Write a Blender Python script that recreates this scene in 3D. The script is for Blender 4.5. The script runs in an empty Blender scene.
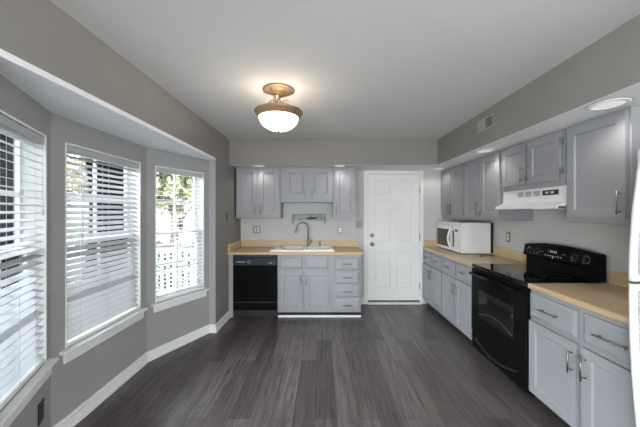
import bpy, bmesh, math, random
from mathutils import Vector, Matrix
random.seed(7)
S = bpy.context.scene
C = S.collection
PI = math.pi

# ------------------------------------------------------------------ camera, sky, sun, added fill lights, exposure
EYE = 1.455
cam_d = bpy.data.cameras.new('camera'); cam = bpy.data.objects.new('camera', cam_d); C.objects.link(cam)
cam.location = (0, 0, EYE); cam.rotation_euler = (PI/2, 0, 0)
cam_d.sensor_width = 36; cam_d.lens = 36*280/640; cam_d.clip_start = .02
cam_d.shift_x = -2/640; cam_d.shift_y = -1.5/640
S.camera = cam

W = bpy.data.worlds.new('sky'); S.world = W; W.use_nodes = True
wn = W.node_tree.nodes; wl = W.node_tree.links
sky = wn.new('ShaderNodeTexSky'); sky.sky_type = 'NISHITA'; sky.sun_disc = False
sky.sun_elevation = math.radians(38); sky.sun_rotation = math.radians(110); sky.dust_density = 3.0
hs = wn.new('ShaderNodeHueSaturation'); hs.inputs['Saturation'].default_value = .45
wl.new(sky.outputs[0], hs.inputs['Color']); wl.new(hs.outputs[0], wn['Background'].inputs[0])
wn['Background'].inputs[1].default_value = 1.5

sun_d = bpy.data.lights.new('sun', 'SUN'); sun = bpy.data.objects.new('sun', sun_d); C.objects.link(sun)
sun_d.energy = 1.6; sun_d.angle = .03; sun_d.color = (1, .95, .88)
sun.rotation_euler = Vector((-.55, .12, -.80)).to_track_quat('-Z', 'Y').to_euler()

def fill_light(name, loc, aim, sx, sy, power, col=(.93, .965, 1)):
    d = bpy.data.lights.new(name, 'AREA'); o = bpy.data.objects.new(name, d); C.objects.link(o)
    d.shape = 'RECTANGLE'; d.size = sx; d.size_y = sy; d.energy = power; d.color = col
    o.location = loc; o.rotation_euler = Vector(aim).to_track_quat('-Z', 'Y').to_euler()
fill_light('added_fill_left', (-1.24, -2.25, .95), (1, .25, -.6), 2.1, 1.7, 125)  # added fill light at the invented patio opening
fill_light('added_fill_right', (2.18, -1.6, 1.2), (-1, .15, -.2), 2.1, 1.7, 48)  # added fill light at the right wall, which has no window
fill_light('added_sky_fill_bay', (-3.7, 2.25, 3.05), (1, 0, -.68), 5.0, 1.6, 470)  # added area light high outside the bay, standing in for skylight
fill_light('added_fill_rear', (.3, -3.5, 1.0), (0, 1, -.5), 2.4, 1.7, 84)  # added fill light in front of the solid rear wall

S.view_settings.view_transform = 'Standard'; S.view_settings.look = 'None'
S.view_settings.gamma = 1; S.view_settings.use_curve_mapping = False
S.view_settings.exposure = 1.2

# ------------------------------------------------------------------ materials
def mat(name, col, rough=.5, metal=0, noise=0, nscale=8, spec=.5, bump=0, bscale=60, coat=0, stretch=None):
    m = bpy.data.materials.new(name); m.use_nodes = True
    n = m.node_tree.nodes; l = m.node_tree.links; b = n['Principled BSDF']
    b.inputs['Base Color'].default_value = (*col, 1); b.inputs['Roughness'].default_value = rough
    b.inputs['Metallic'].default_value = metal; b.inputs['Specular IOR Level'].default_value = spec
    b.inputs['Coat Weight'].default_value = coat
    if noise or bump:
        tc = n.new('ShaderNodeTexCoord'); mp = n.new('ShaderNodeMapping'); l.new(tc.outputs['Object'], mp.inputs[0])
        if stretch: mp.inputs['Scale'].default_value = stretch
    if noise:
        t = n.new('ShaderNodeTexNoise'); t.inputs['Scale'].default_value = nscale; t.inputs['Detail'].default_value = 4
        l.new(mp.outputs[0], t.inputs['Vector'])
        r = n.new('ShaderNodeValToRGB')
        r.color_ramp.elements[0].position = .3; r.color_ramp.elements[1].position = .7
        r.color_ramp.elements[0].color = (*[c*(1-noise) for c in col], 1)
        r.color_ramp.elements[1].color = (*[min(1, c*(1+noise)) for c in col], 1)
        l.new(t.outputs['Fac'], r.inputs[0]); l.new(r.outputs[0], b.inputs['Base Color'])
    if bump:
        t2 = n.new('ShaderNodeTexNoise'); t2.inputs['Scale'].default_value = bscale
        l.new(mp.outputs[0], t2.inputs['Vector'])
        bp = n.new('ShaderNodeBump'); bp.inputs['Strength'].default_value = bump; bp.inputs['Distance'].default_value = .002
        l.new(t2.outputs['Fac'], bp.inputs['Height']); l.new(bp.outputs[0], b.inputs['Normal'])
    return m

def emit(name, col, strength, base=(.9, .9, .9)):
    m = mat(name, base, .4); b = m.node_tree.nodes['Principled BSDF']
    b.inputs['Emission Color'].default_value = (*col, 1); b.inputs['Emission Strength'].default_value = strength
    return m

M = {}
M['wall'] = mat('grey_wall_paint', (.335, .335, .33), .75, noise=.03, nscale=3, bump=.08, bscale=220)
M['wall_light'] = mat('lighter_wall_tone', (.54, .535, .52), .75, noise=.03, nscale=3, bump=.08, bscale=220)  # lighter wall tone on the back and right walls
M['taupe'] = mat('darker_wall_tone', (.258, .243, .227), .75, noise=.03, nscale=3, bump=.08, bscale=220)  # darker, warmer wall tone on the left wall and soffits
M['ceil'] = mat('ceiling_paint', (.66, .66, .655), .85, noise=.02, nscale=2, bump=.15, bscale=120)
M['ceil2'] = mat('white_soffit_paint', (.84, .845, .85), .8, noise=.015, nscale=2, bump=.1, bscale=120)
M['trim'] = mat('white_trim_paint', (.80, .80, .79), .35, noise=.02, nscale=6)
M['door'] = mat('white_door_paint', (.82, .82, .80), .4, noise=.02, nscale=5)
M['cab'] = mat('grey_cabinet_paint', (.30, .303, .319), .42, noise=.03, nscale=5)
M['toe'] = mat('dark_toe_kick', (.012, .012, .013), .6, noise=.1)
M['steel'] = mat('brushed_nickel', (.30, .295, .285), .36, 1, noise=.06, nscale=40)
M['black'] = mat('black_appliance_enamel', (.006, .006, .0065), .10, noise=.1, spec=.06)
M['blackglass'] = mat('black_glass', (.004, .004, .0045), .04, noise=.1, spec=.4)
M['ovenwin'] = mat('oven_window_glass', (.012, .012, .013), .05, noise=.1, spec=.7)
M['blackmatte'] = mat('black_plastic', (.01, .01, .011), .45, noise=.1)
M['panel_blue'] = mat('dishwasher_panel', (.022, .03, .045), .25, noise=.1, spec=.3)
M['mark'] = mat('printed_white_marking', (.55, .55, .55), .5, noise=.05)
M['darkgrey'] = mat('dark_grey_plastic', (.05, .05, .052), .5, noise=.08)
M['white_app'] = mat('white_appliance_enamel', (.74, .74, .73), .28, noise=.01, nscale=4, spec=.5)
M['sink'] = mat('white_sink_enamel', (.88, .88, .87), .15, noise=.01, spec=.6)
M['blind'] = mat('white_blind_slat', (.46, .47, .49), .45, noise=.02, nscale=12)
M['cord'] = mat('blind_cord', (.6, .6, .6), .8, noise=.05)
M['bronze'] = mat('antique_gold_bronze', (.56, .42, .26), .38, .6, noise=.16, nscale=30)
M['rimbronze'] = mat('brown_bronze', (.36, .235, .125), .4, .55, noise=.16, nscale=30)
M['darkbronze'] = mat('dark_bronze', (.10, .065, .035), .4, .7, noise=.15, nscale=30)
M['outlet'] = mat('stainless_plate', (.26, .26, .255), .4, .4, noise=.05, nscale=30)
M['device'] = mat('white_outlet_face', (.72, .72, .70), .4, noise=.03)
M['blackplate'] = mat('black_outlet_plate', (.012, .012, .012), .35, noise=.1)
M['green'] = mat('weathered_green_paint', (.30, .36, .31), .75, noise=.35, nscale=28)
M['twine'] = mat('dark_iron', (.03, .028, .026), .6, noise=.2)
M['grille_light'] = mat('grey_louvre_paint', (.33, .33, .32), .5, noise=.04)
M['grille_dark'] = mat('dark_duct', (.03, .03, .03), .8, noise=.1)
M['bowl'] = emit('frosted_lamp_glass', (1, .93, .82), 3.2)
M['lens'] = emit('recessed_lamp_lens', (1, .97, .92), .14)
# exterior
M['grass'] = mat('lawn', (.05, .08, .03), .9, noise=.4, nscale=1.5)
M['deck'] = mat('deck_boards', (.24, .235, .225), .8, noise=.15, nscale=3, stretch=(1, 14, 1))
M['leaf'] = mat('green_leaves', (.062, .076, .034), .7, noise=.4, nscale=2)
M['leaf2'] = mat('autumn_leaves', (.11, .09, .035), .7, noise=.4, nscale=2)
M['bark'] = mat('bark', (.10, .08, .065), .9, noise=.3, nscale=20)
M['siding'] = mat('pale_siding', (.42, .41, .39), .7, noise=.06, nscale=2)
M['roof'] = mat('shingle_roof', (.13, .12, .12), .9, noise=.25, nscale=12)
M['brick'] = mat('red_brick', (.28, .17, .13), .85, noise=.25, nscale=14)
M['railwhite'] = mat('white_rail_paint', (.40, .40, .395), .5, noise=.03)
M['raildark'] = mat('dark_rail_cap', (.05, .045, .04), .6, noise=.2)
M['hedge'] = mat('dark_hedge', (.018, .024, .016), .9, noise=.5, nscale=14)

def glass_mat():
    m = bpy.data.materials.new('window_glass'); m.use_nodes = True
    n = m.node_tree.nodes; l = m.node_tree.links; n.remove(n['Principled BSDF'])
    t = n.new('ShaderNodeBsdfTransparent'); g = n.new('ShaderNodeBsdfGlossy'); g.inputs['Roughness'].default_value = .02
    t.inputs[0].default_value = (.94, .96, .95, 1)
    f = n.new('ShaderNodeFresnel'); f.inputs[0].default_value = 1.3
    x = n.new('ShaderNodeMixShader'); l.new(f.outputs[0], x.inputs[0]); l.new(t.outputs[0], x.inputs[1]); l.new(g.outputs[0], x.inputs[2])
    l.new(x.outputs[0], n['Material Output'].inputs[0]); return m
M['glass'] = glass_mat()

def floor_mat():
    m = bpy.data.materials.new('dark_vinyl_plank'); m.use_nodes = True
    n = m.node_tree.nodes; l = m.node_tree.links; b = n['Principled BSDF']
    tc = n.new('ShaderNodeTexCoord'); mp = n.new('ShaderNodeMapping'); l.new(tc.outputs['Object'], mp.inputs[0])
    mp.inputs['Rotation'].default_value = (0, 0, PI/2); mp.inputs['Location'].default_value = (.3, .05, 0)
    br = n.new('ShaderNodeTexBrick'); l.new(mp.outputs[0], br.inputs['Vector'])
    br.offset = .37; br.offset_frequency = 2; br.inputs['Scale'].default_value = 1
    br.inputs['Brick Width'].default_value = 1.22; br.inputs['Row Height'].default_value = .152
    br.inputs['Mortar Size'].default_value = .0013; br.inputs['Mortar Smooth'].default_value = .2
    br.inputs['Color1'].default_value = (.054, .046, .0445, 1); br.inputs['Color2'].default_value = (.102, .090, .088, 1)
    br.inputs['Mortar'].default_value = (.012, .011, .010, 1)
    mp2 = n.new('ShaderNodeMapping'); l.new(tc.outputs['Object'], mp2.inputs[0]); mp2.inputs['Scale'].default_value = (13, .8, 1)
    g = n.new('ShaderNodeTexNoise'); g.inputs['Scale'].default_value = 2.2; g.inputs['Detail'].default_value = 7; g.inputs['Roughness'].default_value = .7
    g.inputs['Distortion'].default_value = 1.3
    l.new(mp2.outputs[0], g.inputs['Vector'])
    r = n.new('ShaderNodeValToRGB'); r.color_ramp.elements[0].position = .3; r.color_ramp.elements[1].position = .72
    r.color_ramp.elements[0].color = (.38, .37, .37, 1); r.color_ramp.elements[1].color = (1.85, 1.78, 1.76, 1)
    l.new(g.outputs['Fac'], r.inputs[0])
    mx = n.new('ShaderNodeMix'); mx.data_type = 'RGBA'; mx.blend_type = 'MULTIPLY'; mx.inputs[0].default_value = 1
    l.new(br.outputs['Color'], mx.inputs[6]); l.new(r.outputs[0], mx.inputs[7]); l.new(mx.outputs[2], b.inputs['Base Color'])
    b.inputs['Roughness'].default_value = .31; b.inputs['Specular IOR Level'].default_value = .5
    bp = n.new('ShaderNodeBump'); bp.inputs['Strength'].default_value = .12; bp.inputs['Distance'].default_value = .002
    l.new(g.outputs['Fac'], bp.inputs['Height']); l.new(bp.outputs[0], b.inputs['Normal'])
    return m
M['floor'] = floor_mat()

def counter_mat():
    m = bpy.data.materials.new('oak_laminate'); m.use_nodes = True
    n = m.node_tree.nodes; l = m.node_tree.links; b = n['Principled BSDF']
    tc = n.new('ShaderNodeTexCoord'); mp = n.new('ShaderNodeMapping'); l.new(tc.outputs['Object'], mp.inputs[0])
    mp.inputs['Scale'].default_value = (1.2, 16, 16)
    g = n.new('ShaderNodeTexNoise'); g.inputs['Scale'].default_value = 2.5; g.inputs['Detail'].default_value = 5
    l.new(mp.outputs[0], g.inputs['Vector'])
    r = n.new('ShaderNodeValToRGB'); r.color_ramp.elements[0].position = .3; r.color_ramp.elements[1].position = .7
    r.color_ramp.elements[0].color = (.50, .36, .205, 1); r.color_ramp.elements[1].color = (.59, .435, .27, 1)
    l.new(g.outputs['Fac'], r.inputs[0]); l.new(r.outputs[0], b.inputs['Base Color'])
    b.inputs['Roughness'].default_value = .33
    return m
M['oak'] = counter_mat()

# ------------------------------------------------------------------ mesh helpers
class MB:
    """collects shapes, then links them as ONE mesh object"""
    def __init__(s): s.bm = bmesh.new()
    def _add(s, vs, fs, mi=0, smooth=False):
        bv = [s.bm.verts.new(v) for v in vs]; out = []
        for f in fs:
            try:
                q = s.bm.faces.new([bv[i] for i in f]); q.material_index = mi; q.smooth = smooth; out.append(q)
            except ValueError: pass
        return bv, out
    def box(s, x0, x1, y0, y1, z0, z1, bev=0, mi=0, seg=2):
        vs = [(x, y, z) for x in (x0, x1) for y in (y0, y1) for z in (z0, z1)]
        fs = [(0, 1, 3, 2), (4, 6, 7, 5), (0, 4, 5, 1), (2, 3, 7, 6), (0, 2, 6, 4), (1, 5, 7, 3)]
        bv, bf = s._add(vs, fs, mi)
        if bev:
            es = list({e for f in bf for e in f.edges})
            bmesh.ops.bevel(s.bm, geom=es, offset=bev, segments=seg, profile=.5, affect='EDGES', material=-1)
        return s
    def obox(s, c, size, R, mi=0):
        """box of a size about a centre, turned by a matrix"""
        a, b, d = [q/2 for q in size]
        vs = [Vector(c) + R @ Vector((x, y, z)) for x in (-a, a) for y in (-b, b) for z in (-d, d)]
        s._add(vs, [(0, 1, 3, 2), (4, 6, 7, 5), (0, 4, 5, 1), (2, 3, 7, 6), (0, 2, 6, 4), (1, 5, 7, 3)], mi); return s
    def prism(s, poly, z0, z1, mi=0):
        n = len(poly); vs = [(x, y, z0) for x, y in poly] + [(x, y, z1) for x, y in poly]
        fs = [tuple(range(n))[::-1], tuple(range(n, 2*n))] + [(i, (i+1) % n, n+(i+1) % n, n+i) for i in range(n)]
        s._add(vs, fs, mi); return s
    def profile(s, poly, x0, x1, mi=0, smooth=False):
        """(y, z) outline carried along x"""
        n = len(poly); vs = [(x0, y, z) for y, z in poly] + [(x1, y, z) for y, z in poly]
        fs = [(i, (i+1) % n, n+(i+1) % n, n+i) for i in range(n)]
        s._add(vs, fs, mi, smooth); s._add(vs, [tuple(range(n))[::-1], tuple(range(n, 2*n))], mi); return s
    def tube(s, pts, r, seg=10, mi=0, flat=None):
        pts = [Vector(p) for p in pts]; rr = r if isinstance(r, (list, tuple)) else [r]*len(pts)
        t = (pts[1]-pts[0]).normalized(); up = Vector((0, 0, 1)) if abs(t.z) < .9 else Vector((1, 0, 0))
        nrm = t.cross(up).normalized(); vs = []
        for i, p in enumerate(pts):
            a = pts[max(i-1, 0)]; b = pts[min(i+1, len(pts)-1)]; t = (b-a).normalized()
            nrm = (nrm - t*nrm.dot(t)).normalized(); bi = t.cross(nrm)
            for k in range(seg):
                an = 2*PI*k/seg; ca, sa = math.cos(an), math.sin(an)
                if flat: sa *= flat
                vs.append(p + (nrm*ca + bi*sa)*rr[i])
        fs = [(i*seg+k, i*seg+(k+1) % seg, (i+1)*seg+(k+1) % seg, (i+1)*seg+k) for i in range(len(pts)-1) for k in range(seg)]
        s._add(vs, fs, mi, True)
        s._add([vs[k] for k in range(seg)], [tuple(range(seg))[::-1]], mi)
        s._add(vs[-seg:], [tuple(range(seg))], mi); return s
    def lathe(s, prof, c=(0, 0, 0), seg=32, mi=0, axis='z', smooth=True):
        vs = []
        for r, h in prof:
            for k in range(seg):
                a = 2*PI*k/seg; u, v = r*math.cos(a), r*math.sin(a)
                p = {'z': (u, v, h), 'y': (u, h, v), 'x': (h, u, v)}[axis]
                vs.append((p[0]+c[0], p[1]+c[1], p[2]+c[2]))
        n = len(prof)
        fs = [(i*seg+k, i*seg+(k+1) % seg, (i+1)*seg+(k+1) % seg, (i+1)*seg+k) for i in range(n-1) for k in range(seg)]
        s._add(vs, fs, mi, smooth)
        if prof[0][0] > 1e-4: s._add(vs[:seg], [tuple(range(seg))[::-1]], mi)
        if prof[-1][0] > 1e-4: s._add(vs[-seg:], [tuple(range(seg))], mi)
        return s
    def ball(s, c, r, mi=0, seg=16, sc=(1, 1, 1)):
        m = Matrix.Translation(c) @ Matrix.Diagonal((*[r*q for q in sc], 1))
        g = bmesh.ops.create_uvsphere(s.bm, u_segments=seg, v_segments=max(6, seg//2), radius=1, matrix=m)
        for f in {f for v in g['verts'] for f in v.link_faces}: f.smooth = True; f.material_index = mi
        return s
    def build(s, name, mats, parent=None):
        bmesh.ops.remove_doubles(s.bm, verts=s.bm.verts, dist=1e-5)
        bmesh.ops.recalc_face_normals(s.bm, faces=s.bm.faces)
        me = bpy.data.meshes.new(name); s.bm.to_mesh(me); s.bm.free()
        for m in (mats if isinstance(mats, list) else [mats]): me.materials.append(M[m])
        o = bpy.data.objects.new(name, me); C.objects.link(o)
        if parent: o.parent = parent
        return o

def tag(o, label=None, cat=None, group=None, kind=None):
    if label: o['label'] = label
    if cat: o['category'] = cat
    if group: o['group'] = group
    if kind: o['kind'] = kind
    return o
def thing(name, label, cat, loc=(0, 0, 0), rz=0, group=None):
    o = bpy.data.objects.new(name, None); C.objects.link(o); o.empty_display_size = .1
    o.location = loc; o.rotation_euler = (0, 0, rz); return tag(o, label, cat, group)
def solo(mb, name, mats, label, cat, loc=(0, 0, 0), rz=0, group=None):
    o = mb.build(name, mats); o.location = loc; o.rotation_euler = (0, 0, rz); return tag(o, label, cat, group)
def copy_tree(o, parent=None):
    c = o.copy(); C.objects.link(c)
    if parent: c.parent = parent
    for ch in list(o.children): copy_tree(ch, c)
    return c
def struct(mb, name, mats, parent=None):
    o = mb.build(name, mats, parent)
    if not parent: o['kind'] = 'structure'
    return o

# ------------------------------------------------------------------ the room shell
XL, XR, YB, YF = -1.29, 2.235, 4.444, -3.6
ZC, ZS, ZH = 2.458, 2.115, 2.081
A, B_, C_, D = Vector((-1.705, 1.76)), Vector((-1.705, 2.72)), Vector((-1.37, 3.39)), Vector((-1.37, 1.09))
T = .14
m = MB(); m.prism([(XL-.2, YF-.2), (XR+.2, YF-.2), (XR+.2, YB+.2), (XL-.2, YB+.2), (XL-.2, 3.47), (-1.87, 2.76), (-1.87, 1.72), (XL-.2, 1.0)], -.12, 0); struct(m, 'floor', 'floor')
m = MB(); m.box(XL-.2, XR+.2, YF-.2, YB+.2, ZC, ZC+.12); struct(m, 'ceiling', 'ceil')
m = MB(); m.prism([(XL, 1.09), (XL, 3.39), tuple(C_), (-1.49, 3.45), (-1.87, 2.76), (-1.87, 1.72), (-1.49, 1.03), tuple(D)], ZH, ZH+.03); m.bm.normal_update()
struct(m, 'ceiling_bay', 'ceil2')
# left wall with the bay opening
m = MB(); m.box(XL-.2, XL, 3.39, YB+.14, 0, ZC); m.box(XL-.2, XL, YF-.2, -3.35, 0, ZC); m.box(XL-.2, XL, -1.15, 1.09, 0, ZC); m.box(XL-.2, XL, -3.35, -1.15, 2.1, ZC); m.box(XL-.2, XL, 1.09, 3.39, ZH+.03, ZC)
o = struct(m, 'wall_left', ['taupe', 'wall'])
for p in o.data.polygons: p.material_index = 1 if p.normal.y < -.9 else 0  # camera-facing sides get a lighter tone, imitating window light on the bay return
# bay walls, one opening for a window in each facet
SZ0, SZ1 = .545, 1.92
def facet(mb, P, Q, s0, s1, Pout, Qout):
    u = (Q-P).normalized(); n = Vector((-u.y, u.x))    # outward
    L = (Q-P).length
    a0, a1 = P+u*s0, P+u*s1; b0, b1 = a0+n*T, a1+n*T
    mb.prism([tuple(P), tuple(a0), tuple(b0), tuple(Pout)], 0, ZH)
    mb.prism([tuple(a1), tuple(Q), tuple(Qout), tuple(b1)], 0, ZH)
    mb.prism([tuple(a0), tuple(a1), tuple(b1), tuple(b0)], 0, SZ0)
    mb.prism([tuple(a0), tuple(a1), tuple(b1), tuple(b0)], SZ1, ZH)
    return a0, math.atan2(u.y, u.x), s1-s0
def mitre(P, u1, u2):
    n1, n2 = Vector((-u1.y, u1.x)), Vector((-u2.y, u2.x)); b = (n1+n2).normalized(); return P + b*(T/b.dot(n1))
uDA, uAB, uBC = (A-D).normalized(), (B_-A).normalized(), (C_-B_).normalized()
Ao, Bo = mitre(A, uDA, uAB), mitre(B_, uAB, uBC)
Do, Co = D+Vector((-uDA.y, uDA.x))*T, C_+Vector((-uBC.y, uBC.x))*T
L3 = (C_-B_).length
m = MB()
W1 = facet(m, D, A, .085, L3-.06, Do, Ao)
W2 = facet(m, A, B_, .098, .873, Ao, Bo)
W3 = facet(m, B_, C_, .085, L3-.07, Bo, Co)
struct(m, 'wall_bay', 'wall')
# back wall with the door opening
DX0, DX1, DZ = .716, 1.562, 2.062
m = MB(); m.box(XL-.2, DX0, YB, YB+.14, 0, ZC); m.box(DX1, XR+.2, YB, YB+.14, 0, ZC); m.box(DX0, DX1, YB, YB+.14, DZ, ZC)
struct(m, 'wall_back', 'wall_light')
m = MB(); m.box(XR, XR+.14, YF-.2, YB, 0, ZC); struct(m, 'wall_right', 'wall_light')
# rear wall behind the camera; unseen patio window added in the left wall for fill light
m = MB(); m.box(XL, XR, YF-.14, YF, 0, ZC); struct(m, 'wall_rear', 'wall')
w4 = thing('added_window', 'added unseen patio window in the left wall behind the camera', 'window', (XL, -3.35, 0), PI/2); w4['kind'] = 'structure'
m = MB()
for x in (0, 1.07, 2.14): m.box(x, x+.06, .06, .12, 0, 2.1)
m.box(0, 2.2, .06, .12, 0, .06); m.box(0, 2.2, .06, .12, 2.04, 2.1); m.build('frame', 'trim', w4)
m = MB(); m.box(.06, 2.14, .088, .094, .06, 2.04); m.build('pane', 'glass', w4)

def two_tone(o):
    """soffits: wall paint on the faces, ceiling paint underneath"""
    for p in o.data.polygons: p.material_index = 1 if p.normal.z < -.5 else 0
m = MB(); m.box(XL, XR, 3.90, YB, ZS, ZC); o = struct(m, 'ceiling_soffit_back', ['taupe', 'ceil2']); two_tone(o)
m = MB(); m.box(1.61, XR, YF, 3.90, ZS, ZC); o = struct(m, 'ceiling_soffit_right', ['taupe', 'ceil2']); two_tone(o)

def strip(mb, pts, th, z1):
    """skirting along a run of points, th into the room on the right-hand side of travel"""
    pts = [Vector(p) for p in pts]; ins = []
    for i, p in enumerate(pts):
        us = []
        if i > 0: us.append((p-pts[i-1]).normalized())
        if i < len(pts)-1: us.append((pts[i+1]-p).normalized())
        ns = [Vector((u.y, -u.x)) for u in us]; b = sum(ns, Vector((0, 0))).normalized(); ins.append((b, b.dot(ns[0])))
    def row(t): return [p + b*(t/c) for p, (b, c) in zip(pts, ins)]
    for z0_, z1_, t in ((0, z1-.018, th), (z1-.018, z1, th*.6), (0, .018, th+.011)):
        q = row(t)
        for i in range(len(pts)-1):
            mb.prism([tuple(pts[i]), tuple(pts[i+1]), tuple(q[i+1]), tuple(q[i])], z0_, z1_)
m = MB(); strip(m, [(XL, -1.15), (XL, 1.09), D, A, B_, C_, (XL, 3.39), (XL, 3.86)], .014, .095); struct(m, 'baseboard_left', 'trim')
m = MB(); strip(m, [(.55, YB), (.664, YB)], .014, .095); struct(m, 'baseboard_back', 'trim')

# ------------------------------------------------------------------ windows and blinds in the bay
def window(name, W_, tilt, label, blabel, bgroup='white window blinds', drop=0):
    a0, ang, w = W_; h = SZ1-SZ0
    r = thing(name, label, 'window', (a0.x, a0.y, SZ0), ang); r['kind'] = 'structure'
    m = MB(); t = .012
    m.box(0, t, -.001, T, 0, h); m.box(w-t, w, -.001, T, 0, h); m.box(t, w-t, -.001, T, h-t, h); m.box(t, w-t, .055, T, 0, .02)
    m.build('frame', 'trim', r)
    m = MB(); m.box(-.045, w+.045, -.045, .055, -.024, 0, .006); m.build('sill', 'trim', r)
    m = MB(); m.box(-.022, w+.022, -.02, -.001, -.09, -.024, .005); m.build('apron', 'trim', r)
    mid = h*.5
    for z0, z1, y in ((.02, mid+.02, .07), (mid-.015, h-.012, .10)):
        m = MB(); f = .036; x0, x1 = t, w-t
        m.box(x0, x0+f, y, y+.028, z0, z1); m.box(x1-f, x1, y, y+.028, z0, z1)
        m.box(x0+f, x1-f, y, y+.028, z0, z0+f); m.box(x0+f, x1-f, y, y+.028, z1-f, z1)
        m.box(w/2-.009, w/2+.009, y+.006, y+.022, z0+f, z1-f); zm = (z0+z1)/2; m.box(x0+f, x1-f, y+.0065, y+.0215, zm-.009, zm+.009)
        sash = m.build('sash', 'trim', r)
        m = MB(); m.box(x0+f, x1-f, y+.0125, y+.0155, z0+f, z1-f); m.build('pane', 'glass', sash)
    # the blind hangs inside the opening
    b = thing('window_blind', blabel, 'blind', (a0.x, a0.y, SZ0), ang, bgroup)
    bw0, bw1 = .016, w-.016
    m = MB(); m.box(bw0, bw1, .004, .056, h-.014-.045, h-.014, .004); m.build('headrail', 'blind', b)
    m = MB(); pitch = .0425; z = h-.085; R = Matrix.Rotation(tilt, 3, 'X'); k = 0
    while z > .036:
        m.obox(((bw0+bw1)/2, .030, z), (bw1-bw0, .0485, .0028), R); z -= pitch
    m.build('slats', 'blind', b)
    m = MB(); m.box(bw0, bw1, .002, .054, .002, .028, .004); m.build('bottom_rail', 'trim', b)
    for x in (bw0+.11, (bw0+bw1)/2, bw1-.11):
        m = MB()
        for y in (.0055, .0545): m.box(x-.0012, x+.0012, y-.0006, y+.0006, .02, h-.06)
        m.build('ladder_cord', 'cord', b)
    return r, b, w, h
w1, b1, ww1, hh = window('window_1', W1, math.radians(14), 'near angled window of the bay', 'white slatted blind in the angled bay window above the black floor-level outlet')
w2, b2, ww2, hh = window('window_2', W2, math.radians(32), 'middle window of the bay', 'widest white slatted blind, slats tilted nearly shut, in the middle bay window')
w3, b3, ww3, hh = window('window_3', W3, math.radians(7), 'far angled window of the bay', 'white blind with open slats in the bay window beside the kitchen corner')
m = MB(); m.tube([(ww1-.07, -.004, hh-.07), (ww1-.07, -.006, hh-.45)], .0018, 6); m.lathe([(.002, 0), (.007, -.008), (.008, -.03), (.003, -.036)], (ww1-.07, -.006, hh-.45), 10); m.build('pull_cord', 'cord', b1)
m = MB(); m.tube([(.13, -.004, hh-.07), (.13, -.008, hh-.68)], .0032, 6); m.build('tilt_wand', 'blind', b2)
m = MB(); m.tube([(ww2-.12, -.004, hh-.07), (ww2-.12, -.008, hh-.95)], .0018, 6); m.lathe([(.002, 0), (.007, -.008), (.008, -.03), (.003, -.036)], (ww2-.12, -.008, hh-.95), 10); m.build('pull_cord', 'cord', b2)

# ------------------------------------------------------------------ panelled door in the back wall
def panel_grid(mb, x0, x1, y0, y1, z0, z1, panels, rec=.008, field=.022, bev=.003):
    """slab whose front (y0) has framed recessed panels with raised fields; panels = (px0, px1, pz0, pz1)"""
    xs = sorted({x0, x1} | {p[0] for p in panels} | {p[1] for p in panels})
    zs = sorted({z0, z1} | {p[2] for p in panels} | {p[3] for p in panels})
    mb.box(x0, x1, y0+rec, y1, z0, z1)
    for i in range(len(xs)-1):
        for k in range(len(zs)-1):
            cx, cz = (xs[i]+xs[i+1])/2, (zs[k]+zs[k+1])/2
            if not any(p[0] < cx < p[1] and p[2] < cz < p[3] for p in panels):
                mb._add([(xs[i], y0, zs[k]), (xs[i+1], y0, zs[k]), (xs[i+1], y0, zs[k+1]), (xs[i], y0, zs[k+1])], [(0, 1, 2, 3)])
    # outer edge band
    mb._add([(x0, y0, z0), (x1, y0, z0), (x1, y0, z1), (x0, y0, z1), (x0, y0+rec, z0), (x1, y0+rec, z0), (x1, y0+rec, z1), (x0, y0+rec, z1)],
            [(0, 4, 5, 1), (1, 5, 6, 2), (2, 6, 7, 3), (3, 7, 4, 0)])
    for p in panels:
        a, b, c, d = p; g = .009
        mb._add([(a, y0, c), (b, y0, c), (b, y0, d), (a, y0, d), (a+g, y0+rec-.0005, c+g), (b-g, y0+rec-.0005, c+g), (b-g, y0+rec-.0005, d-g), (a+g, y0+rec-.0005, d-g)],
                [(0, 1, 5, 4), (1, 2, 6, 5), (2, 3, 7, 6), (3, 0, 4, 7)])
        if field and (b-a) > 4*field and (d-c) > 4*field:
            e, f = g+.004, g+field; yt = y0+rec*.35
            mb._add([(a+e, y0+rec-.0003, c+e), (b-e, y0+rec-.0003, c+e), (b-e, y0+rec-.0003, d-e), (a+e, y0+rec-.0003, d-e),
                     (a+f, yt, c+f), (b-f, yt, c+f), (b-f, yt, d-f), (a+f, yt, d-f)],
                    [(0, 1, 5, 4), (1, 2, 6, 5), (2, 3, 7, 6), (3, 0, 4, 7), (4, 5, 6, 7)])

d1 = thing('door_1', 'white six-panel door in the back wall', 'door', (0, YB, 0)); d1['kind'] = 'structure'
m = MB(); lx0, lx1 = .732, 1.546
panel_grid(m, lx0, lx1, .004, .044, .052, 2.046, [(a, b, c, d) for a, b in ((.84, 1.09), (1.188, 1.438)) for c, d in ((.25, .83), (1.0, 1.66), (1.735, 1.965))], rec=.007, field=.03)
leaf = m.build('leaf', 'door', d1)
m = MB(); m.box(lx0, lx1, .008, .04, .032, .052); m.build('door_sweep', 'blackmatte', leaf)
m = MB(); m.box(DX0, lx0-.003, -.001, .13, 0, DZ); m.box(lx1+.003, DX1, -.001, .13, 0, DZ); m.box(DX0, DX1, -.001, .13, 2.049, DZ)
m.box(DX0, DX1, .05, .13, .0, DZ); m.build('jamb', 'trim', d1)
m = MB()
for x0, x1 in ((.664, .722), (1.556, 1.606)):
    m.box(x0, x1, -.016, -.001, 0, 2.113, .004); 
m.box(.722, 1.556, -.016, -.001, 2.056, 2.113, .004); m.build('casing', 'trim', d1)
m = MB(); m.box(DX0+.001, DX1-.001, -.05, .045, .001, .028, .006); m.build('threshold', 'trim', d1)
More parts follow.
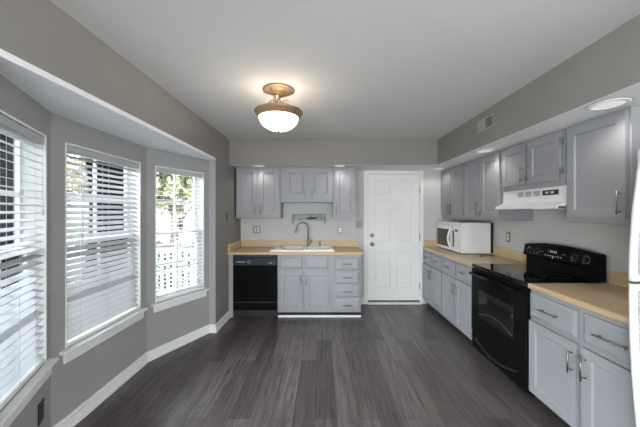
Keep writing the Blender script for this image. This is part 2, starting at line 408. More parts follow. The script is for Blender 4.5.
m = MB(); m.lathe([(.033, 0), (.033, -.006), (.013, -.012), (.012, -.035), (.026, -.042), (.03, -.055), (.024, -.068), (.0001, -.072)], (.795, .004, .945), 20, axis='y'); m.build('doorknob', 'steel', leaf)
m = MB(); m.lathe([(.031, 0), (.031, -.008), (.024, -.016), (.0001, -.018)], (.795, .004, 1.085), 20, axis='y'); m.box(.789, .801, -.03, -.012, 1.068, 1.102, .003); m.build('deadbolt', 'steel', leaf)
for z in (.28, 1.05, 1.80):
    m = MB(); m.tube([(1.5495, -.003, z-.05), (1.5495, -.003, z+.05)], .007, 8); m.build('hinge', 'steel', d1)

# ------------------------------------------------------------------ cabinets (local frame: front at y = 0 facing -y, width along x)
def pull(x, z, L, vertical, parent, y=-.025):
    m = MB(); h = L/2; g = h-.016
    if vertical:
        m.tube([(x, y-.03, z-h), (x, y-.03, z+h)], .0055, 8)
        for s in (-g, g): m.tube([(x, y+.001, z+s), (x, y-.03, z+s)], .0045, 8)
    else:
        m.tube([(x-h, y-.03, z), (x+h, y-.03, z)], .0055, 8)
        for s in (-g, g): m.tube([(x+s, y+.001, z), (x+s, y-.03, z)], .0045, 8)
    return m.build('handle', 'steel', parent)
def cab_door(parent, x0, x1, z0, z1, side, top_handle, L=.125, fr=.058, hinges=False):
    m = MB(); panel_grid(m, x0, x1, -.025, -.003, z0, z1, [(x0+fr, x1-fr, z0+fr, z1-fr)], rec=.010, field=0)
    d = m.build('door', 'cab', parent)
    hx = x1-.024 if side == 'r' else x0+.024
    hz = z1-.05-L/2 if top_handle else z0+.025+L/2
    pull(hx, hz, L, True, d)
    if hinges:
        ex = x0-.004 if side == 'r' else x1+.004
        for z in (z0+.07, z1-.07):
            m = MB(); m.tube([(ex, -.020, z-.03), (ex, -.020, z+.03)], .005, 8); m.box(ex-.010, ex+.010, -.0035, -.0005, z-.022, z+.022); m.build('hinge', 'steel', d)
    return d
def cab_drawer(parent, x0, x1, z0, z1, L=.115):
    m = MB(); b = .022
    vs = [(x0, -.015, z0), (x1, -.015, z0), (x1, -.015, z1), (x0, -.015, z1), (x0+b, -.024, z0+b), (x1-b, -.024, z0+b), (x1-b, -.024, z1-b), (x0+b, -.024, z1-b)]
    m.box(x0, x1, -.015, -.003, z0, z1)
    m._add(vs, [(0, 1, 5, 4), (1, 2, 6, 5), (2, 3, 7, 6), (3, 0, 4, 7), (4, 5, 6, 7)])
    d = m.build('drawer', 'cab', parent)
    if L: pull((x0+x1)/2, (z0+z1)/2, L, False, d, -.024)
    return d
def wall_cabinet(label, loc, rz, w, z0, z1, doors, depth=.326, group=None, hinges=False, L=.14, name='wall_cabinet', pad=.028, bot=.04):
    r = thing(name, label, 'cabinet', (loc[0], loc[1], z0), rz, group)
    m = MB(); m.box(.0008, w-.0008, 0, depth, 0, z1-z0-.001, .002, seg=1); m.build('body', 'cab', r)
    for x0, x1, side in doors: cab_door(r, x0, x1, bot, z1-z0-pad, side, False, L=L, hinges=hinges)
    return r
TOE, CT = .072, .866
def base_cabinet(label, loc, rz, w, doors, drawers, depth=.60, group=None, toe=True, L=.125, shoe=False, hollow=False):
    r = thing('base_cabinet', label, 'cabinet', (loc[0], loc[1], 0), rz, group)
    m = MB()
    if hollow:      # open box under the sink
        m.box(.0008, w-.0008, 0, .02, TOE, CT); m.box(.0008, w-.0008, depth-.012, depth, TOE, CT); m.box(.0008, .018, .02, depth-.012, TOE, CT); m.box(w-.018, w-.0008, .02, depth-.012, TOE, CT); m.box(.018, w-.018, .02, depth-.012, TOE, TOE+.018)
    else: m.box(.0008, w-.0008, 0, depth, TOE, CT, .002, seg=1)
    m.build('body', 'cab', r)
    m = MB(); m.box(.002, w-.002, .055, depth-.01, 0, TOE-.0005); m.build('toe_kick', 'toe', r)
    if shoe: m = MB(); m.box(.0, w, -.002, .012, .001, .031, .004); m.build('toe_board', 'trim', r)
    for x0, x1, z0, z1, side in doors: cab_door(r, x0, x1, z0, z1, side, True, L=L)
    for d in drawers: cab_drawer(r, *d)
    return r

YFB = 3.862         # face of the back base run
YFU = 4.114         # face of the back uppers
gu = 'grey wall cabinets'; gb = 'grey base cabinets'
# back uppers
wall_cabinet('grey two-door wall cabinet in the kitchen corner above the dishwasher', (-1.262, YFU), 0, .654, 1.36, ZS-.002, [(.02, .306, 'r'), (.345, .63, 'l')], group=gu)
wall_cabinet('short grey two-door wall cabinet above the sink and faucet', (-.607, YFU), 0, .768, 1.597, ZS-.002, [(.075, .385, 'r'), (.44, .745, 'l')], group=gu, bot=.06, L=.1)
wall_cabinet('narrow grey single-door wall cabinet next to the white door', (.162, YFU), 0, .348, 1.355, ZS-.002, [(.03, .315, 'l')], group=gu)
# right uppers; rz = -90 deg turns the fronts to -X and local x towards the camera
RZ = -PI/2; XFU = 1.905
wall_cabinet('grey two-door wall cabinet in the far corner over the microwave', (XFU, YB-.001), RZ, .73, 1.36, ZS-.002, [(.012, .345, 'r'), (.36, .715, 'l')], group=gu, hinges=True)
wall_cabinet('grey two-door wall cabinet between the corner cabinet and the range hood', (XFU, 3.712), RZ, .755, 1.36, ZS-.002, [(.015, .363, 'r'), (.385, .738, 'l')], group=gu, hinges=True)
wall_cabinet('short grey two-door wall cabinet over the white range hood', (XFU, 2.956), RZ, .774, 1.667, ZS-.002, [(.03, .36, 'r'), (.39, .735, 'l')], group=gu, hinges=True, bot=.045, L=.14)
wall_cabinet('large grey single-door wall cabinet nearest the refrigerator', (XFU, 2.181), RZ, .458, 1.375, ZS-.002, [(.032, .445, 'r')], group=gu, hinges=True, L=.15)
# back base run
sb = base_cabinet('grey sink base cabinet with two false drawer fronts and two doors', (-.612, YFB), 0, .750, [(.03, .345, .10, .645, 'r'), (.38, .70, .10, .645, 'l')], [(.03, .345, .68, .838, 0), (.38, .70, .68, .838, 0)], group=gb, depth=.575, shoe=True, hollow=True)
db = base_cabinet('narrow grey base cabinet of four drawers beside the white door', (.139, YFB), 0, .400, [], [(.035, .372, z, z+.168) for z in (.095, .283, .471, .659)], group=gb, depth=.575, shoe=True, L=.1)
# filler beside the dishwasher
m = MB(); m.box(0, .058, 0, .57, .0, CT); solo(m, 'filler_panel', 'wall', 'grey upright filler panel between left wall and dishwasher', 'panel', (XL+.002, YFB+.003, 0))
# right base run
XFB = 1.610
def pair(w): h = w/2; return [(.012, h-.008, .10, .655, 'r'), (h+.008, w-.012, .10, .655, 'l')], [(.012, h-.008, .69, .845), (h+.008, w-.012, .69, .845)]
dd, dr = pair(.726); base_cabinet('grey base cabinet with two drawers in the far corner by the white door', (XFB, YB-.001), RZ, .726, dd, dr, group=gb)
dd, dr = pair(.75); base_cabinet('grey base cabinet with two drawers against the far side of the black range', (XFB, 3.716), RZ, .75, dd, dr, group=gb)
base_cabinet('grey base cabinet with two drawers between the black range and the refrigerator', (XFB, 2.160), RZ, .828, [(.015, .410, .09, .63, 'r'), (.452, .815, .09, .63, 'l')], [(.015, .410, .66, .838, .15), (.452, .815, .66, .838, .17)], group=gb, L=.14)

# ------------------------------------------------------------------ worktops
CZ = .905
SX0, SX1, SY0, SY1 = -.593, .118, 3.935, 4.30       # sink cut-out
def slab(mb, x0, x1, y0, y1): mb.box(x0, x1, y0, y1, CT+.001, CZ, 0)
wt = thing('worktop', 'oak-coloured laminate worktop around the white sink', 'worktop', (0, 0, 0), 0, 'oak laminate worktops')
m = MB()
yf = 3.832
prof = [(yf+.006, CT+.001), (yf, CT+.008), (yf, CZ-.008), (yf+.006, CZ), (SY0, CZ), (SY0, CT+.001)]
m.profile(prof, XL+.001, .572)
m.box(XL+.001, SX0, SY0, YB-.001, CT+.001, CZ); m.box(SX1, .572, SY0, YB-.001, CT+.001, CZ); m.box(SX0, SX1, SY1, YB-.001, CT+.001, CZ)
m.build('slab', 'oak', wt)
m = MB(); m.box(XL+.001, .572, YB-.020, YB-.001, CZ, 1.01, .003); m.box(XL+.001, XL+.020, yf+.01, YB-.021, CZ, 1.01, .003); m.build('backsplash', 'oak', wt)
def right_top(label, y_far, y_near, end_splash=False):
    r = thing('worktop', label, 'worktop', (1.590, y_far, 0), RZ, 'oak laminate worktops'); w = y_far-y_near; dpt = XR-1.590-.001
    m = MB(); m.profile([(.006, CT+.001), (0, CT+.008), (0, CZ-.008), (.006, CZ), (dpt, CZ), (dpt, CT+.001)], 0, w); m.build('slab', 'oak', r)
    m = MB(); m.box(0, w, dpt-.019, dpt, CZ, 1.01, .003)
    if end_splash: m.box(0.001, .02, .02, dpt-.02, CZ, 1.01, .003)
    m.build('backsplash', 'oak', r); return r
right_top('oak-coloured laminate worktop under the white microwave', YB-.001, 2.966, True)
right_top('short oak-coloured laminate worktop between range and refrigerator', 2.162, 1.33)

# ------------------------------------------------------------------ dishwasher
dw = thing('dishwasher', 'black built-in dishwasher left of the sink cabinet', 'dishwasher', (-1.228, YFB, 0))
m = MB(); m.box(.003, .605, .02, .57, .075, CT-.002); m.build('body', 'blackmatte', dw)
m = MB(); m.box(.004, .604, -.012, .019, .225, .715, .006); m.build('door', 'black', dw)
m = MB(); m.box(.004, .604, -.018, .019, .72, .828, .006)
for i in range(4): m.box(.06+i*.03, .08+i*.03, -.0195, -.0175, .765, .775, mi=1)
m.lathe([(.020, -.0178), (.020, -.0195), (.017, -.0195), (.017, -.0178)], (.225, 0, .768), 20, axis='y', mi=1)
m.box(.50, .545, -.0195, -.0175, .752, .758, mi=1)
m.build('control_panel', ['panel_blue', 'mark'], dw)
m = MB(); m.box(.004, .604, -.006, .019, .832, .860, .004); m.build('vent_strip', 'blackmatte', dw)
m = MB(); m.box(.004, .604, -.004, .019, .10, .215, .005); ap = m.build('access_panel', 'black', dw)
m = MB(); m.box(.006, .602, -.010, -.004, .206, .213, .002); m.build('edge_highlight', 'darkgrey', ap)  # grey strip drawn as the highlight along the panel edge
m = MB(); m.box(.01, .598, .045, .06, .0, .10); m.build('toe_kick', 'toe', dw)

# ------------------------------------------------------------------ sink and faucet
sk = thing('sink', 'white double-bowl drop-in sink set in the worktop', 'sink', (-.275, 4.14, CZ))
m = MB(); hw, hy = .458, .252
def ring(mb, x0, x1, y0, y1, z, X0, X1, Y0, Y1, Z):
    mb._add([(x0, y0, z), (x1, y0, z), (x1, y1, z), (x0, y1, z), (X0, Y0, Z), (X1, Y0, Z), (X1, Y1, Z), (X0, Y1, Z)], [(0, 1, 5, 4), (1, 2, 6, 5), (2, 3, 7, 6), (3, 0, 4, 7)])
ox0, ox1, oy0, oy1 = -.448, .448, -.262, .25
ring(m, ox0, ox1, oy0, oy1, .0005, ox0, ox1, oy0, oy1, .012)
ring(m, ox0, ox1, oy0, oy1, .012, ox0+.014, ox1-.014, oy0+.012, oy1-.012, .024)
zt = .024
xs = [ox0+.014, -.315, -.01, .03, .39, ox1-.014]; ys = [oy0+.012, -.20, .155, oy1-.012]
for i in range(5):
    for k in range(3):
        if k == 1 and i in (1, 3):
            a, b, c, d = xs[i], xs[i+1], ys[k], ys[k+1]
            ring(m, a, b, c, d, zt, a+.018, b-.018, c+.018, d-.018, -.012)
            ring(m, a+.018, b-.018, c+.018, d-.018, -.012, a+.035, b-.035, c+.035, d-.035, -.155)
            m._add([(a+.035, c+.035, -.155), (b-.035, c+.035, -.155), (b-.035, d-.035, -.155), (a+.035, d-.035, -.155)], [(0, 1, 2, 3)])
        else: m._add([(xs[i], ys[k], zt), (xs[i+1], ys[k], zt), (xs[i+1], ys[k+1], zt), (xs[i], ys[k+1], zt)], [(0, 1, 2, 3)])
m.build('basin', 'sink', sk)
for x in (-.1625, .21):
    m = MB(); m.lathe([(.042, -.1545), (.042, -.150), (.03, -.150), (.028, -.1535), (.0001, -.1535)], (x, -.02, 0), 20); m.build('drain', 'steel', sk)
fa = thing('faucet', 'brushed nickel gooseneck faucet at the back of the sink', 'faucet', (-.215, 4.335, CZ+.0245))
m = MB(); m.lathe([(.03, 0), (.03, .006), (.022, .016), (.019, .05), (.0165, .09), (.013, .10)], (0, 0, 0), 20); m.build('base', 'steel', fa)
pts = [(0, 0, .09), (0, 0, .27)]
for i in range(1, 13):
    a = PI*i/13*1.04; pts.append((-.085*(1-math.cos(a)), -.03*(1-math.cos(a)), .27+.095*math.sin(a)))
m = MB(); m.tube(pts, .0115, 12); sp = m.build('spout', 'steel', fa)
e = Vector(pts[-1]); dn = (Vector(pts[-1])-Vector(pts[-2])).normalized()
m = MB(); m.tube([e-dn*.005, e+dn*.03, e+dn*.075, e+dn*.082], [.013, .016, .0195, .017], 12); m.build('spray_head', 'steel', sp)
m = MB(); m.tube([(.015, 0, .052), (.05, -.004, .055)], .011, 10); m.tube([(.045, -.004, .055), (.062, -.02, .12)], [.008, .0055], 8); m.build('lever_handle', 'steel', fa)
m = MB(); m.lathe([(.02, 0), (.02, .004), (.012, .012), (.012, .045), (.015, .05), (.014, .07), (.0001, .075)], (0, 0, 0), 16)
solo(m, 'soap_dispenser', 'steel', 'small nickel dispenser cap on the sink deck right of the faucet', 'dispenser', (-.035, 4.335, CZ+.0245))

# ------------------------------------------------------------------ green wall rack
gr = thing('wall_rack', 'weathered green wooden rack hung on the wall above the faucet', 'rack', (-.205, YB, 1.285))
m = MB(); m.box(-.262, .262, -.014, -.001, .035, .125, .003); m.build('backboard', 'green', gr)
m = MB(); m.box(-.275, .275, -.075, -.014, .125, .139, .003); m.build('shelf', 'green', gr)
for x in (-.25, .25):
    m = MB(); n0 = [(-.001, -.02), (-.03, -.02), (-.04, .03), (-.065, .07), (-.068, .1245), (-.001, .1245)]; m.profile(n0, x-.012, x+.012); m.build('bracket', 'green', gr)
m = MB(); m.tube([(-.05, -.018, .075), (.02, -.02, .068), (.10, -.02, .075), (.15, -.02, .09)], [.006, .014, .011, .004], 8); m.tube([(.02, -.02, .075), (.055, -.022, .105)], [.010, .003], 8); m.build('iron_ornament', 'twine', gr)

# ------------------------------------------------------------------ wall plates
def plate(label, loc, rz, w, h, kind, mats=('outlet', 'device'), name='outlet', cat='outlet', group=None):
    r = thing(name, label, cat, loc, rz, group)
    m = MB(); m.box(-w/2, w/2, -.006, -.0005, -h/2, h/2, .002); m.build('cover_plate', mats[0], r)
    n = len(kind)
    for i, k in enumerate(kind):
        cx = (i-(n-1)/2)*.046
        m = MB()
        if k == 'o':
            for z in (-.02, .02): m.box(cx-.0165, cx+.0165, -.009, -.0055, z-.0145, z+.0145, .003)
        elif k == 'r': m.box(cx-.0165, cx+.0165, -.009, -.0055, -.033, .033, .003)
        else: m.box(cx-.010, cx+.010, -.008, -.0055, -.03, .03, .002); m.box(cx-.005, cx+.005, -.016, -.008, -.004, .012, .002)
        if k == 'o':
            for z in (-.02, .02):
                for q in (-.006, .006): m.box(cx+q-.001, cx+q+.001, -.0094, -.0088, z-.004, z+.006, mi=1)
        m.build('receptacle' if k == 'o' else 'switch_toggle', [mats[1], 'blackmatte'], r)
    return r
plate('double wall plate with switch and outlet left of the sink', (-1.035, YB, 1.175), 0, .125, .122, 'so', name='wall_plate', cat='outlet')
plate('single outlet right of the sink under the narrow cabinet', (.285, YB, 1.17), 0, .074, .122, 'o')
plate('grey double switch plate beside the white door casing', (.585, YB, 1.257), 0, .105, .125, 'ss', mats=('grille_light', 'grille_light'), name='light_switch', cat='switch')
plate('outlet on the right wall between microwave and range', (XR, 3.357, 1.155), RZ, .074, .122, 'o')
plate('black-faced light switch on the left wall near the corner', (XL, 3.794, 1.395), PI/2, .055, .118, 's', mats=('blackplate', 'darkgrey'), name='light_switch', cat='switch')
u = uDA; p = A - u*.145
plate('black outlet low on the bay wall under the nearest window', (p.x, p.y, .29), math.atan2(u.y, u.x), .074, .122, 'o', mats=('blackplate', 'darkgrey'))

# ------------------------------------------------------------------ range
RW = .797
rg = thing('range', 'black electric range with glass cooktop and oven between the grey cabinets', 'stove', (1.577, 2.9605, 0), RZ)
m = MB(); m.box(.003, RW-.003, .045, .645, .035, CZ-.0125); m.build('body', 'black', rg)
m = MB(); m.box(.004, RW-.004, 0, .045, .235, .868, .008)
dr_ = m.build('oven_door', 'black', rg)
m = MB(); m.box(.145, RW-.145, -.003, .001, .405, .675, .0015); win = m.build('oven_window', 'ovenwin', dr_)
m = MB(); pts = [(.155 + i*(RW-.31)/16, -.0035, .43+.055*math.sin(PI*i/16)) for i in range(17)]; m.tube(pts, .004, 6); m.build('reflection_arch', 'darkgrey', win)  # grey arch modelled as the curved reflection in the oven glass
m = MB(); m.tube([(.055, -.042, .825), (RW-.055, -.042, .825)], .0135, 12)
for x in (.07, RW-.07): m.box(x-.014, x+.014, -.042, .002, .813, .837, .004)
m.build('handle', 'black', dr_)
m = MB(); m.box(.004, RW-.004, .004, .045, .05, .228, .008); dw_ = m.build('storage_drawer', 'black', rg)
m = MB(); n = 18; pts = [(.10 + i*(RW-.20)/n, -.004, .165-.065*math.sin(PI*i/n)) for i in range(n+1)]; m.tube(pts, .016, 10, flat=.5); m.build('drawer_grip', 'blackmatte', dw_)
for x in (.05, RW-.05):
    for y in (.09, .6): m = MB(); m.lathe([(.018, 0), (.018, .035)], (x, y, 0), 12); m.build('foot', 'blackmatte', rg)
m = MB(); m.box(.0, RW, .008, .575, CZ-.012, CZ+.006, .004); m.box(.002, RW-.002, .012, .03, .872, CZ-.0125); ck = m.build('cooktop', 'blackglass', rg)
for bx, by, br in ((.21, .17, .085), (.60, .17, .105), (.21, .41, .105), (.60, .41, .085)):
    m = MB(); m.lathe([(br, .0), (br, .0006), (br-.003, .0006), (br-.003, 0)], (bx, by, CZ+.0058), 40); m.build('burner_ring', 'darkgrey', ck)
# backguard with an arched top and a forward-leaning control face
m = MB(); N = 16; secs = []
for i in range(N+1):
    t = i/N; x = .012+(RW-.024)*t; zt = 1.126+.030*(1-(2*t-1)**2)
    secs.append([(x, .575, CZ+.004), (x, .575, 1.0), (x, .545, 1.015), (x, .543, 1.03), (x, .563, zt-.008), (x, .575, zt), (x, .62, zt), (x, .632, zt-.01), (x, .632, CZ+.004)])
k = len(secs[0]); vs = [v for q in secs for v in q]
m._add(vs, [(i*k+j, i*k+(j+1) % k, (i+1)*k+(j+1) % k, (i+1)*k+j) for i in range(N) for j in range(k)])
m._add(secs[0], [tuple(range(k))]); m._add(secs[-1], [tuple(range(k))])
bg = m.build('backguard', 'black', rg)
lean = math.atan2(.02, .095); Rl = Matrix.Rotation(-lean, 4, 'X')
def on_face(fx, fz): return (fx, .5435+(fz-1.03)*.02/.095, fz)
for kx in (.085, .175, .60, .705):
    c = on_face(kx, 1.068)
    m = MB(); m.lathe([(.021, -.001), (.019, -.018), (.016, -.021), (.0001, -.021)], c, 20, axis='y'); m.box(c[0]-.003, c[0]+.003, c[1]-.026, c[1]-.02, c[2]-.016, c[2]+.016, .001)
    kb = m.build('knob', 'blackmatte', bg)
    m = MB()
    for q in range(10):
        a = 2*PI*(q+.5)/10
        if q == 7: continue
        cc = on_face(kx+.031*math.cos(a), 1.068+.031*math.sin(a)); s = .0028
        m.box(cc[0]-s, cc[0]+s, cc[1]-.0022, cc[1]+.001, cc[2]-s, cc[2]+s)
    m.build('dial_marks', 'mark', bg)
c = on_face(.385, 1.085)
m = MB(); m.box(.315, .455, c[1]-.005, c[1]+.004, 1.068, 1.108, .002); ds = m.build('clock_display', 'blackglass', bg)
m = MB()
for i in range(4): m.box(.352+i*.018+(i > 1)*.006, .362+i*.018+(i > 1)*.006, c[1]-.0062, c[1]-.005, 1.08, 1.097)
m.build('clock_digits', 'mark', ds)
def mark(fx, fz, hx, hz):
    cc = on_face(fx, fz); m = MB(); m.box(cc[0]-hx, cc[0]+hx, cc[1]-.002, cc[1]+.001, fz-hz, fz+hz); m.build('button', 'mark', bg)
for i in range(7): mark(.30+i*.028, 1.048, .007, .0035)
for i in range(2):
    for j in range(2): mark(.485+i*.02, 1.075+j*.018, .006, .004)
for fx, fz in ((.25, 1.09), (.24, 1.07), (.265, 1.075)): mark(fx, fz, .006, .003)
m = MB(); m.lathe([(.007, .001), (.007, -.002), (.0001, -.003)], on_face(.385, 1.034), 12, axis='y'); m.build('indicator', 'mark', bg)

# ------------------------------------------------------------------ range hood
hd = thing('range_hood', 'white under-cabinet range hood above the black range', 'range hood', (1.828, 2.953, 1.482), RZ)
m = MB(); hw = .768
m.profile([(0, 0), (0, .022), (.082, .062), (.088, .184), (.40, .184), (.40, 0), (.38, 0), (.38, .03), (.015, .02), (.015, 0)], 0, hw); m.build('shell', 'white_app', hd)
m = MB()
for x0 in (.22, .32, .42):
    for q in range(5): m.box(x0, x0+.075, .084, .087, .118+q*.009, .122+q*.009)
m.build('vent_slots', 'darkgrey', hd)
m = MB(); m.box(.525, .69, .0835, .088, .115, .158, .001); sp = m.build('switch_panel', 'blackmatte', hd)
for x in (.56, .615): m = MB(); m.box(x, x+.03, .078, .084, .128, .146, .002); m.build('rocker_switch', 'mark', sp)
m = MB(); m.box(.18, .59, .10, .34, .012, .018); m.build('filter', 'steel', hd)

# ------------------------------------------------------------------ microwave
mw = thing('microwave', 'white microwave oven standing on the corner worktop', 'microwave', (1.806, 4.405, CZ), RZ)
mwW, mwH = .785, .41
m = MB(); m.box(0, mwW, .03, .375, .012, mwH, .004); m.build('body', 'white_app', mw)
m = MB(); m.box(.0, .575, 0, .0295, .012, mwH-.045, .008); md = m.build('door', 'white_app', mw)
m = MB(); m.box(.025, .44, -.003, .001, .055, .305, .0015); m.build('window', 'ovenwin', md)
m = MB(); n = 12; pts = [(.505-.018*math.sin(PI*i/n), -.008-.038*math.sin(PI*i/n), .035+.30*i/n) for i in range(n+1)]; m.tube(pts, .013, 10); m.build('handle', 'white_app', md)
m = MB(); m.profile([(-.002, .07), (-.002, .295), (.001, .295), (.001, .07)], .535, .572); m.build('grip_recess', 'blackmatte', md)
m = MB(); m.box(.577, mwW, 0, .0295, .012, mwH-.045, .008); mp_ = m.build('control_panel', 'white_app', mw)
m = MB(); m.box(.60, .68, -.0012, .001, .285, .315); m.build('display', 'darkgrey', mp_)
m = MB()
for i in range(3):
    for j in range(5): m.box(.607+i*.047, .641+i*.047, -.001, .001, .06+j*.038, .085+j*.038)
m.build('keypad', 'device', mp_)
m = MB(); m.box(.0, mwW, .004, .0295, mwH-.043, mwH-.001, .004)
for i in range(20): m.box(.02+i*.0375, .047+i*.0375, .002, .005, mwH-.03, mwH-.024)
m.build('top_grille', 'white_app', mw)
m = MB(); m.box(.01, mwW-.004, .376, .408, .02, mwH-.002); m.build('dark_back_slab', 'blackmatte', mw)  # black slab at the back of the body, towards the wall
for x in (.06, mwW-.06):
    for y in (.07, .33): m = MB(); m.lathe([(.014, 0), (.014, .0125)], (x, y, 0), 12); m.build('foot', 'blackmatte', mw)
m = MB(); pts = [(-.06, -.015, .004), (-.03, .012, .004), (0, .02, .004), (.035, .012, .004), (.06, .02, .006), (.085, .035, .004), (.12, .03, .004)]
m.tube(pts, .004, 8); m.box(-.085, -.055, -.026, -.006, .0005, .014, .003)
solo(m, 'power_cord', 'darkgrey', 'short dark power cord lying on the worktop by the microwave', 'cord', (2.03, 3.47, CZ))

# ------------------------------------------------------------------ refrigerator
fr = thing('refrigerator', 'white refrigerator at the near end of the right worktop', 'refrigerator', (1.467, 1.312, 0), RZ)
m = MB(); m.box(0, .76, .065, .755, .02, 1.755, .006); m.build('body', 'white_app', fr)
m = MB(); m.box(0, .76, 0, .06, 1.138, 1.755, .018); fd = m.build('freezer_door', 'white_app', fr)
m = MB(); m.box(0, .76, 0, .06, .06, 1.128, .018); rd = m.build('fridge_door', 'white_app', fr)
def arch(z_split, z_end, parent):
    """bowed handle, standing out most at the gap between the doors"""
    m = MB(); n = 16; sg = 1 if z_end > z_split else -1
    pts = [(.03, .004-.046*math.cos(PI/2*(i/n)**1.15), z_split+(z_end-z_split)*i/n) for i in range(n+1)]
    m.tube(pts, .015, 10); m.box(.017, .043, -.040, .002, min(z_split, z_split+sg*.03), max(z_split, z_split+sg*.03), .004)
    m.build('handle', 'white_app', parent)
arch(1.140, 1.70, fd); arch(1.126, .35, rd)

# ------------------------------------------------------------------ ceiling lamp
cl = thing('ceiling_lamp', 'gold semi-flush ceiling lamp with frosted white glass bowl', 'lamp', (-.355, 2.30, ZC))
m = MB(); m.lathe([(.126, 0), (.128, -.007), (.118, -.013), (.100, -.013), (.095, -.020), (.082, -.024), (.066, -.023), (.060, -.031), (.036, -.036), (.03, -.046), (.0001, -.048)], (0, 0, 0), 40); m.build('canopy', 'bronze', cl)
m = MB(); m.lathe([(.014, -.045), (.014, -.085), (.022, -.092), (.024, -.105), (.012, -.115), (.010, -.165)], (0, 0, 0), 16); m.build('stem', 'bronze', cl)
for k in range(3):
    a = 2*PI*k/3+.5; ca, sa = math.cos(a), math.sin(a); pts = []
    for i in range(12):
        t = i/11; rr = .02+.155*t; z = -.10+.045*math.sin(PI*t*.9)-.085*t**2; pts.append((rr*ca, rr*sa, z))
    m = MB(); m.tube(pts, .0055, 8); m.build('arm', 'bronze', cl)
    m = MB(); m.lathe([(.008, -.175), (.008, -.15), (.013, -.145), (.009, -.125), (.0001, -.118)], (.186*ca, .186*sa, 0), 12); m.build('finial_screw', 'bronze', cl)
m = MB(); m.lathe([(.165, -.182), (.192, -.180), (.199, -.187), (.194, -.194), (.184, -.207), (.172, -.226), (.164, -.234), (.157, -.226), (.157, -.19)], (0, 0, 0), 48); m.build('rim', 'rimbronze', cl)
m = MB(); prof = [(.160*math.cos(q*PI/2/12), -.226-.110*math.sin(q*PI/2/12)) for q in range(13)]; prof[-1] = (.0001, prof[-1][1]); m.lathe(prof, (0, 0, 0), 48); m.build('glass_bowl', 'bowl', cl)
m = MB(); m.lathe([(.013, -.331), (.013, -.338), (.006, -.344), (.007, -.352), (.0001, -.356)], (0, 0, 0), 14); m.build('finial', 'darkbronze', cl)
ld = bpy.data.lights.new('lamp_bulb', 'POINT'); lo = bpy.data.objects.new('lamp_bulb', ld); C.objects.link(lo)
lo.parent = cl; lo.location = (0, 0, -.195); ld.energy = 10; ld.shadow_soft_size = .07; ld.color = (1, .87, .72)

# ------------------------------------------------------------------ recessed lights
def can(label, x, y, power, first=[None]):
    if first[0] is None:
        r = thing('recessed_light', label, 'light', (x, y, ZS), 0, 'recessed soffit lights')
        m = MB(); m.lathe([(.078, -.0005), (.100, -.0005), (.101, -.004), (.094, -.008), (.080, -.009), (.076, -.005), (.076, -.0005)], (0, 0, 0), 40); m.build('trim_ring', 'trim', r)
        m = MB(); m.lathe([(.1035, -.0003), (.1035, -.0016), (.1, -.0016), (.1, -.0003)], (0, 0, 0), 40); m.build('gasket', 'darkgrey', r)
        m = MB(); m.lathe([(.0755, -.001), (.0755, -.004), (.05, -.006), (.0001, -.007)], (0, 0, 0), 40); m.build('lens', 'lens', r); first[0] = r
    else:
        r = copy_tree(first[0]); r.location = (x, y, ZS); r['label'] = label
    d = bpy.data.lights.new('can_bulb', 'SPOT'); o = bpy.data.objects.new('can_bulb', d); C.objects.link(o)
    o.location = (x, y, ZS-.012); d.energy = power; d.spot_size = math.radians(150); d.spot_blend = .6; d.shadow_soft_size = .075; d.color = (1, .96, .9)
can('recessed light in the back soffit over the dishwasher corner cabinet', -.893, 3.985, 2.6)
can('recessed light in the back soffit over the narrow cabinet', .254, 3.985, 2.6)
can('recessed light in the soffit corner above the microwave end', 1.76, 4.22, 2.2)
can('recessed light in the right soffit just before the range hood', 1.752, 3.0, 4)
can('largest recessed light in the right soffit above the big cabinet door', 1.748, 1.71, 4)

# ------------------------------------------------------------------ air vent on the right soffit
vt = thing('air_vent', 'grey air vent grille on the face of the right soffit', 'vent', (1.61, 2.893, 2.262), RZ)
vw, vh = .272, .125
m = MB(); f = .016
m.box(0, vw, -.006, -.0005, 0, f, .002); m.box(0, vw, -.006, -.0005, vh-f, vh, .002); m.box(0, f, -.006, -.0005, f, vh-f, .002); m.box(vw-f, vw, -.006, -.0005, f, vh-f, .002); m.box(vw/2-.005, vw/2+.005, -.005, -.0005, f, vh-f)
m.build('frame', 'grille_light', vt)
m = MB(); m.box(f, vw-f, -.0018, -.0006, f, vh-f); m.build('duct_backing', 'grille_dark', vt)
m = MB()
for i in range(9):
    x = f+.007+i*.0125; m.obox((x, -.0042, vh/2), (.0125, .001, vh-2*f), Matrix.Rotation(.12, 3, 'Z'))
m.build('louvres', 'grille_light', vt)
m = MB()
for i in range(5):
    x = vw/2+.022+i*.021; m.obox((x, -.0035, vh/2), (.0022, .003, vh-2*f), Matrix.Identity(3))
m.build('open_louvres', 'grille_light', vt)

# ------------------------------------------------------------------ outside the bay
m = MB(); m.box(-60, -1.95, -30, 60, -1.3, -1.2); o = solo(m, 'lawn', 'grass', 'green lawn beyond the deck', 'lawn'); o['kind'] = 'structure'
m = MB(); m.box(-4.6, -1.93, -1.5, 5.3, -.22, -.12); o = solo(m, 'deck', 'deck', 'wooden deck outside the bay', 'deck'); o['kind'] = 'structure'
def railing(label, loc, rz, L):
    r = thing('deck_railing', label, 'railing', loc, rz, 'deck railings')
    m = MB(); m.box(0, L, -.06, .06, .93, .975, .005); m.build('cap_rail', 'raildark', r)
    m = MB(); m.box(0, L, -.02, .02, .85, .925); m.box(0, L, -.02, .02, .08, .15); m.box(0, L, -.02, .02, .5, .53); m.build('rails', 'railwhite', r)
    n = int(L/.11)
    for i in range(n+1):
        x = .02+i*(L-.04)/n; m = MB(); m.box(x-.022, x+.022, -.018, .018, .15, .85); m.build('baluster', 'railwhite', r)
    for x in (0, L): m = MB(); m.box(x-.045, x+.045, -.045, .045, 0, 1.0); m.build('post', 'railwhite', r)
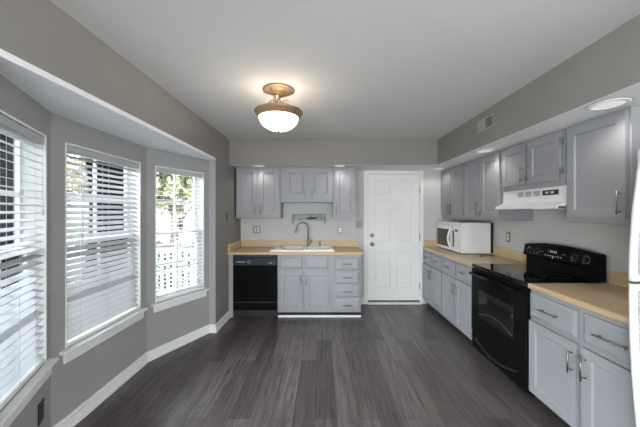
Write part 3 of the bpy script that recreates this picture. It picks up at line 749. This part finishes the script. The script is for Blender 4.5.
railing('white deck railing with dark cap seen through the far bay window', (-4.5, 5.15, -.12), 0, 2.9)
railing('white deck railing with dark cap running past the middle bay window', (-4.5, .2, -.12), PI/2, 4.8)
def crown(mb, c, r, n, sz, rnd):
    for _ in range(n):
        v = Vector((rnd.gauss(0, 1), rnd.gauss(0, 1), rnd.gauss(0, 1))).normalized()*r*rnd.uniform(.55, 1.05); v.z *= .85
        a = Vector((rnd.gauss(0, 1), rnd.gauss(0, 1), rnd.gauss(0, 1))).normalized(); b = a.orthogonal().normalized(); s = sz*rnd.uniform(.6, 1.3); p = Vector(c)+v
        mb._add([p-a*s, p-b*s*.6, p+a*s, p+b*s*.6], [(0, 1, 2, 3)])
def tree(label, x, y, h, r, mt, seed):
    rnd = random.Random(seed); t = thing('tree', label, 'tree', (x, y, -1.2), 0, 'trees outside')
    m = MB(); m.tube([(0, 0, 0), (.1, .05, h*.35), (.05, -.05, h*.7)], [.2, .15, .06], 8)
    for k in range(5): a = k*1.3; m.tube([(.08, .03, h*(.35+.06*k)), (math.cos(a)*r*.7, math.sin(a)*r*.7, h*(.6+.05*k))], [.07, .02], 6)
    m.build('trunk', 'bark', t)
    m = MB()
    for k in range(7):
        a = k*2.4; crown(m, (math.cos(a)*r*.55*(k > 0), math.sin(a)*r*.55*(k > 0), h*(.62+.05*k)), r*.62, 260, .16, rnd)
    m.build('leaves', mt, t)
tree('broad green tree seen through the far bay window', -5.9, 11.0, 5.6, 1.7, 'leaf', 1)
tree('yellow-green tree behind the white railing in the far window', -12.5, 16.0, 6.5, 2.1, 'leaf2', 2)
tree('tall tree outside the middle window', -11.5, 10.5, 5.2, 1.5, 'leaf2', 3)
tree('green tree outside the nearest bay window', -9.0, 4.6, 6.2, 1.9, 'leaf', 4)
def house(label, x, y, rz, w, d, h, wm):
    t = thing('house', label, 'house', (x, y, -1.2), rz, 'houses outside')
    m = MB(); m.box(-w/2, w/2, -d/2, d/2, 0, h); m.prism([(0, 0)]*0 or [(-w/2, -d/2), (w/2, -d/2), (w/2, -d/2+.01), (-w/2, -d/2+.01)], h, h+.01); m.build('walls', wm, t)
    m = MB(); o = .35; m.profile([(-d/2-o, h), (0, h+d*.32), (d/2+o, h), (d/2+o, h+.12), (0, h+d*.32+.15), (-d/2-o, h+.12)], -w/2-o, w/2+o); m.build('roof', 'roof', t)
    for k in range(3):
        xx = -w/2+w*(k+.5)/3; m = MB(); m.box(xx-.5, xx+.5, -d/2-.03, -d/2+.02, 1.0, 2.3); f = m.build('window', 'railwhite', t)
        m = MB(); m.box(xx-.43, xx+.43, -d/2-.04, -d/2-.03, 1.07, 2.23); m.build('pane', 'blackglass', f)
house('pale house with dark shingle roof beyond the far bay window', -13, 25, .5, 9, 6, 2.7, 'siding')
house('white house outside the middle bay window', -21, 16, .95, 8, 6, 3.0, 'siding')
house('pale house outside the nearest bay window', -20, 4.5, 1.35, 9, 6, 3.0, 'siding')
def hedge(label, x, y, w, h):
    rnd = random.Random(int(x*10)); m = MB()
    for _ in range(900):
        p = Vector((rnd.uniform(-w/2, w/2), rnd.uniform(-.35, .35), rnd.uniform(0, h))); a = Vector((rnd.gauss(0, 1), rnd.gauss(0, 1), rnd.gauss(0, 1))).normalized(); b = a.orthogonal().normalized(); s = .11
        m._add([p-a*s, p-b*s*.7, p+a*s, p+b*s*.7], [(0, 1, 2, 3)])
    solo(m, 'hedge', 'hedge', label, 'hedge', (x, y, -1.2), 0)
hedge('dark hedge behind the white railing of the far bay window', -3.4, 6.3, 3.6, 1.95)
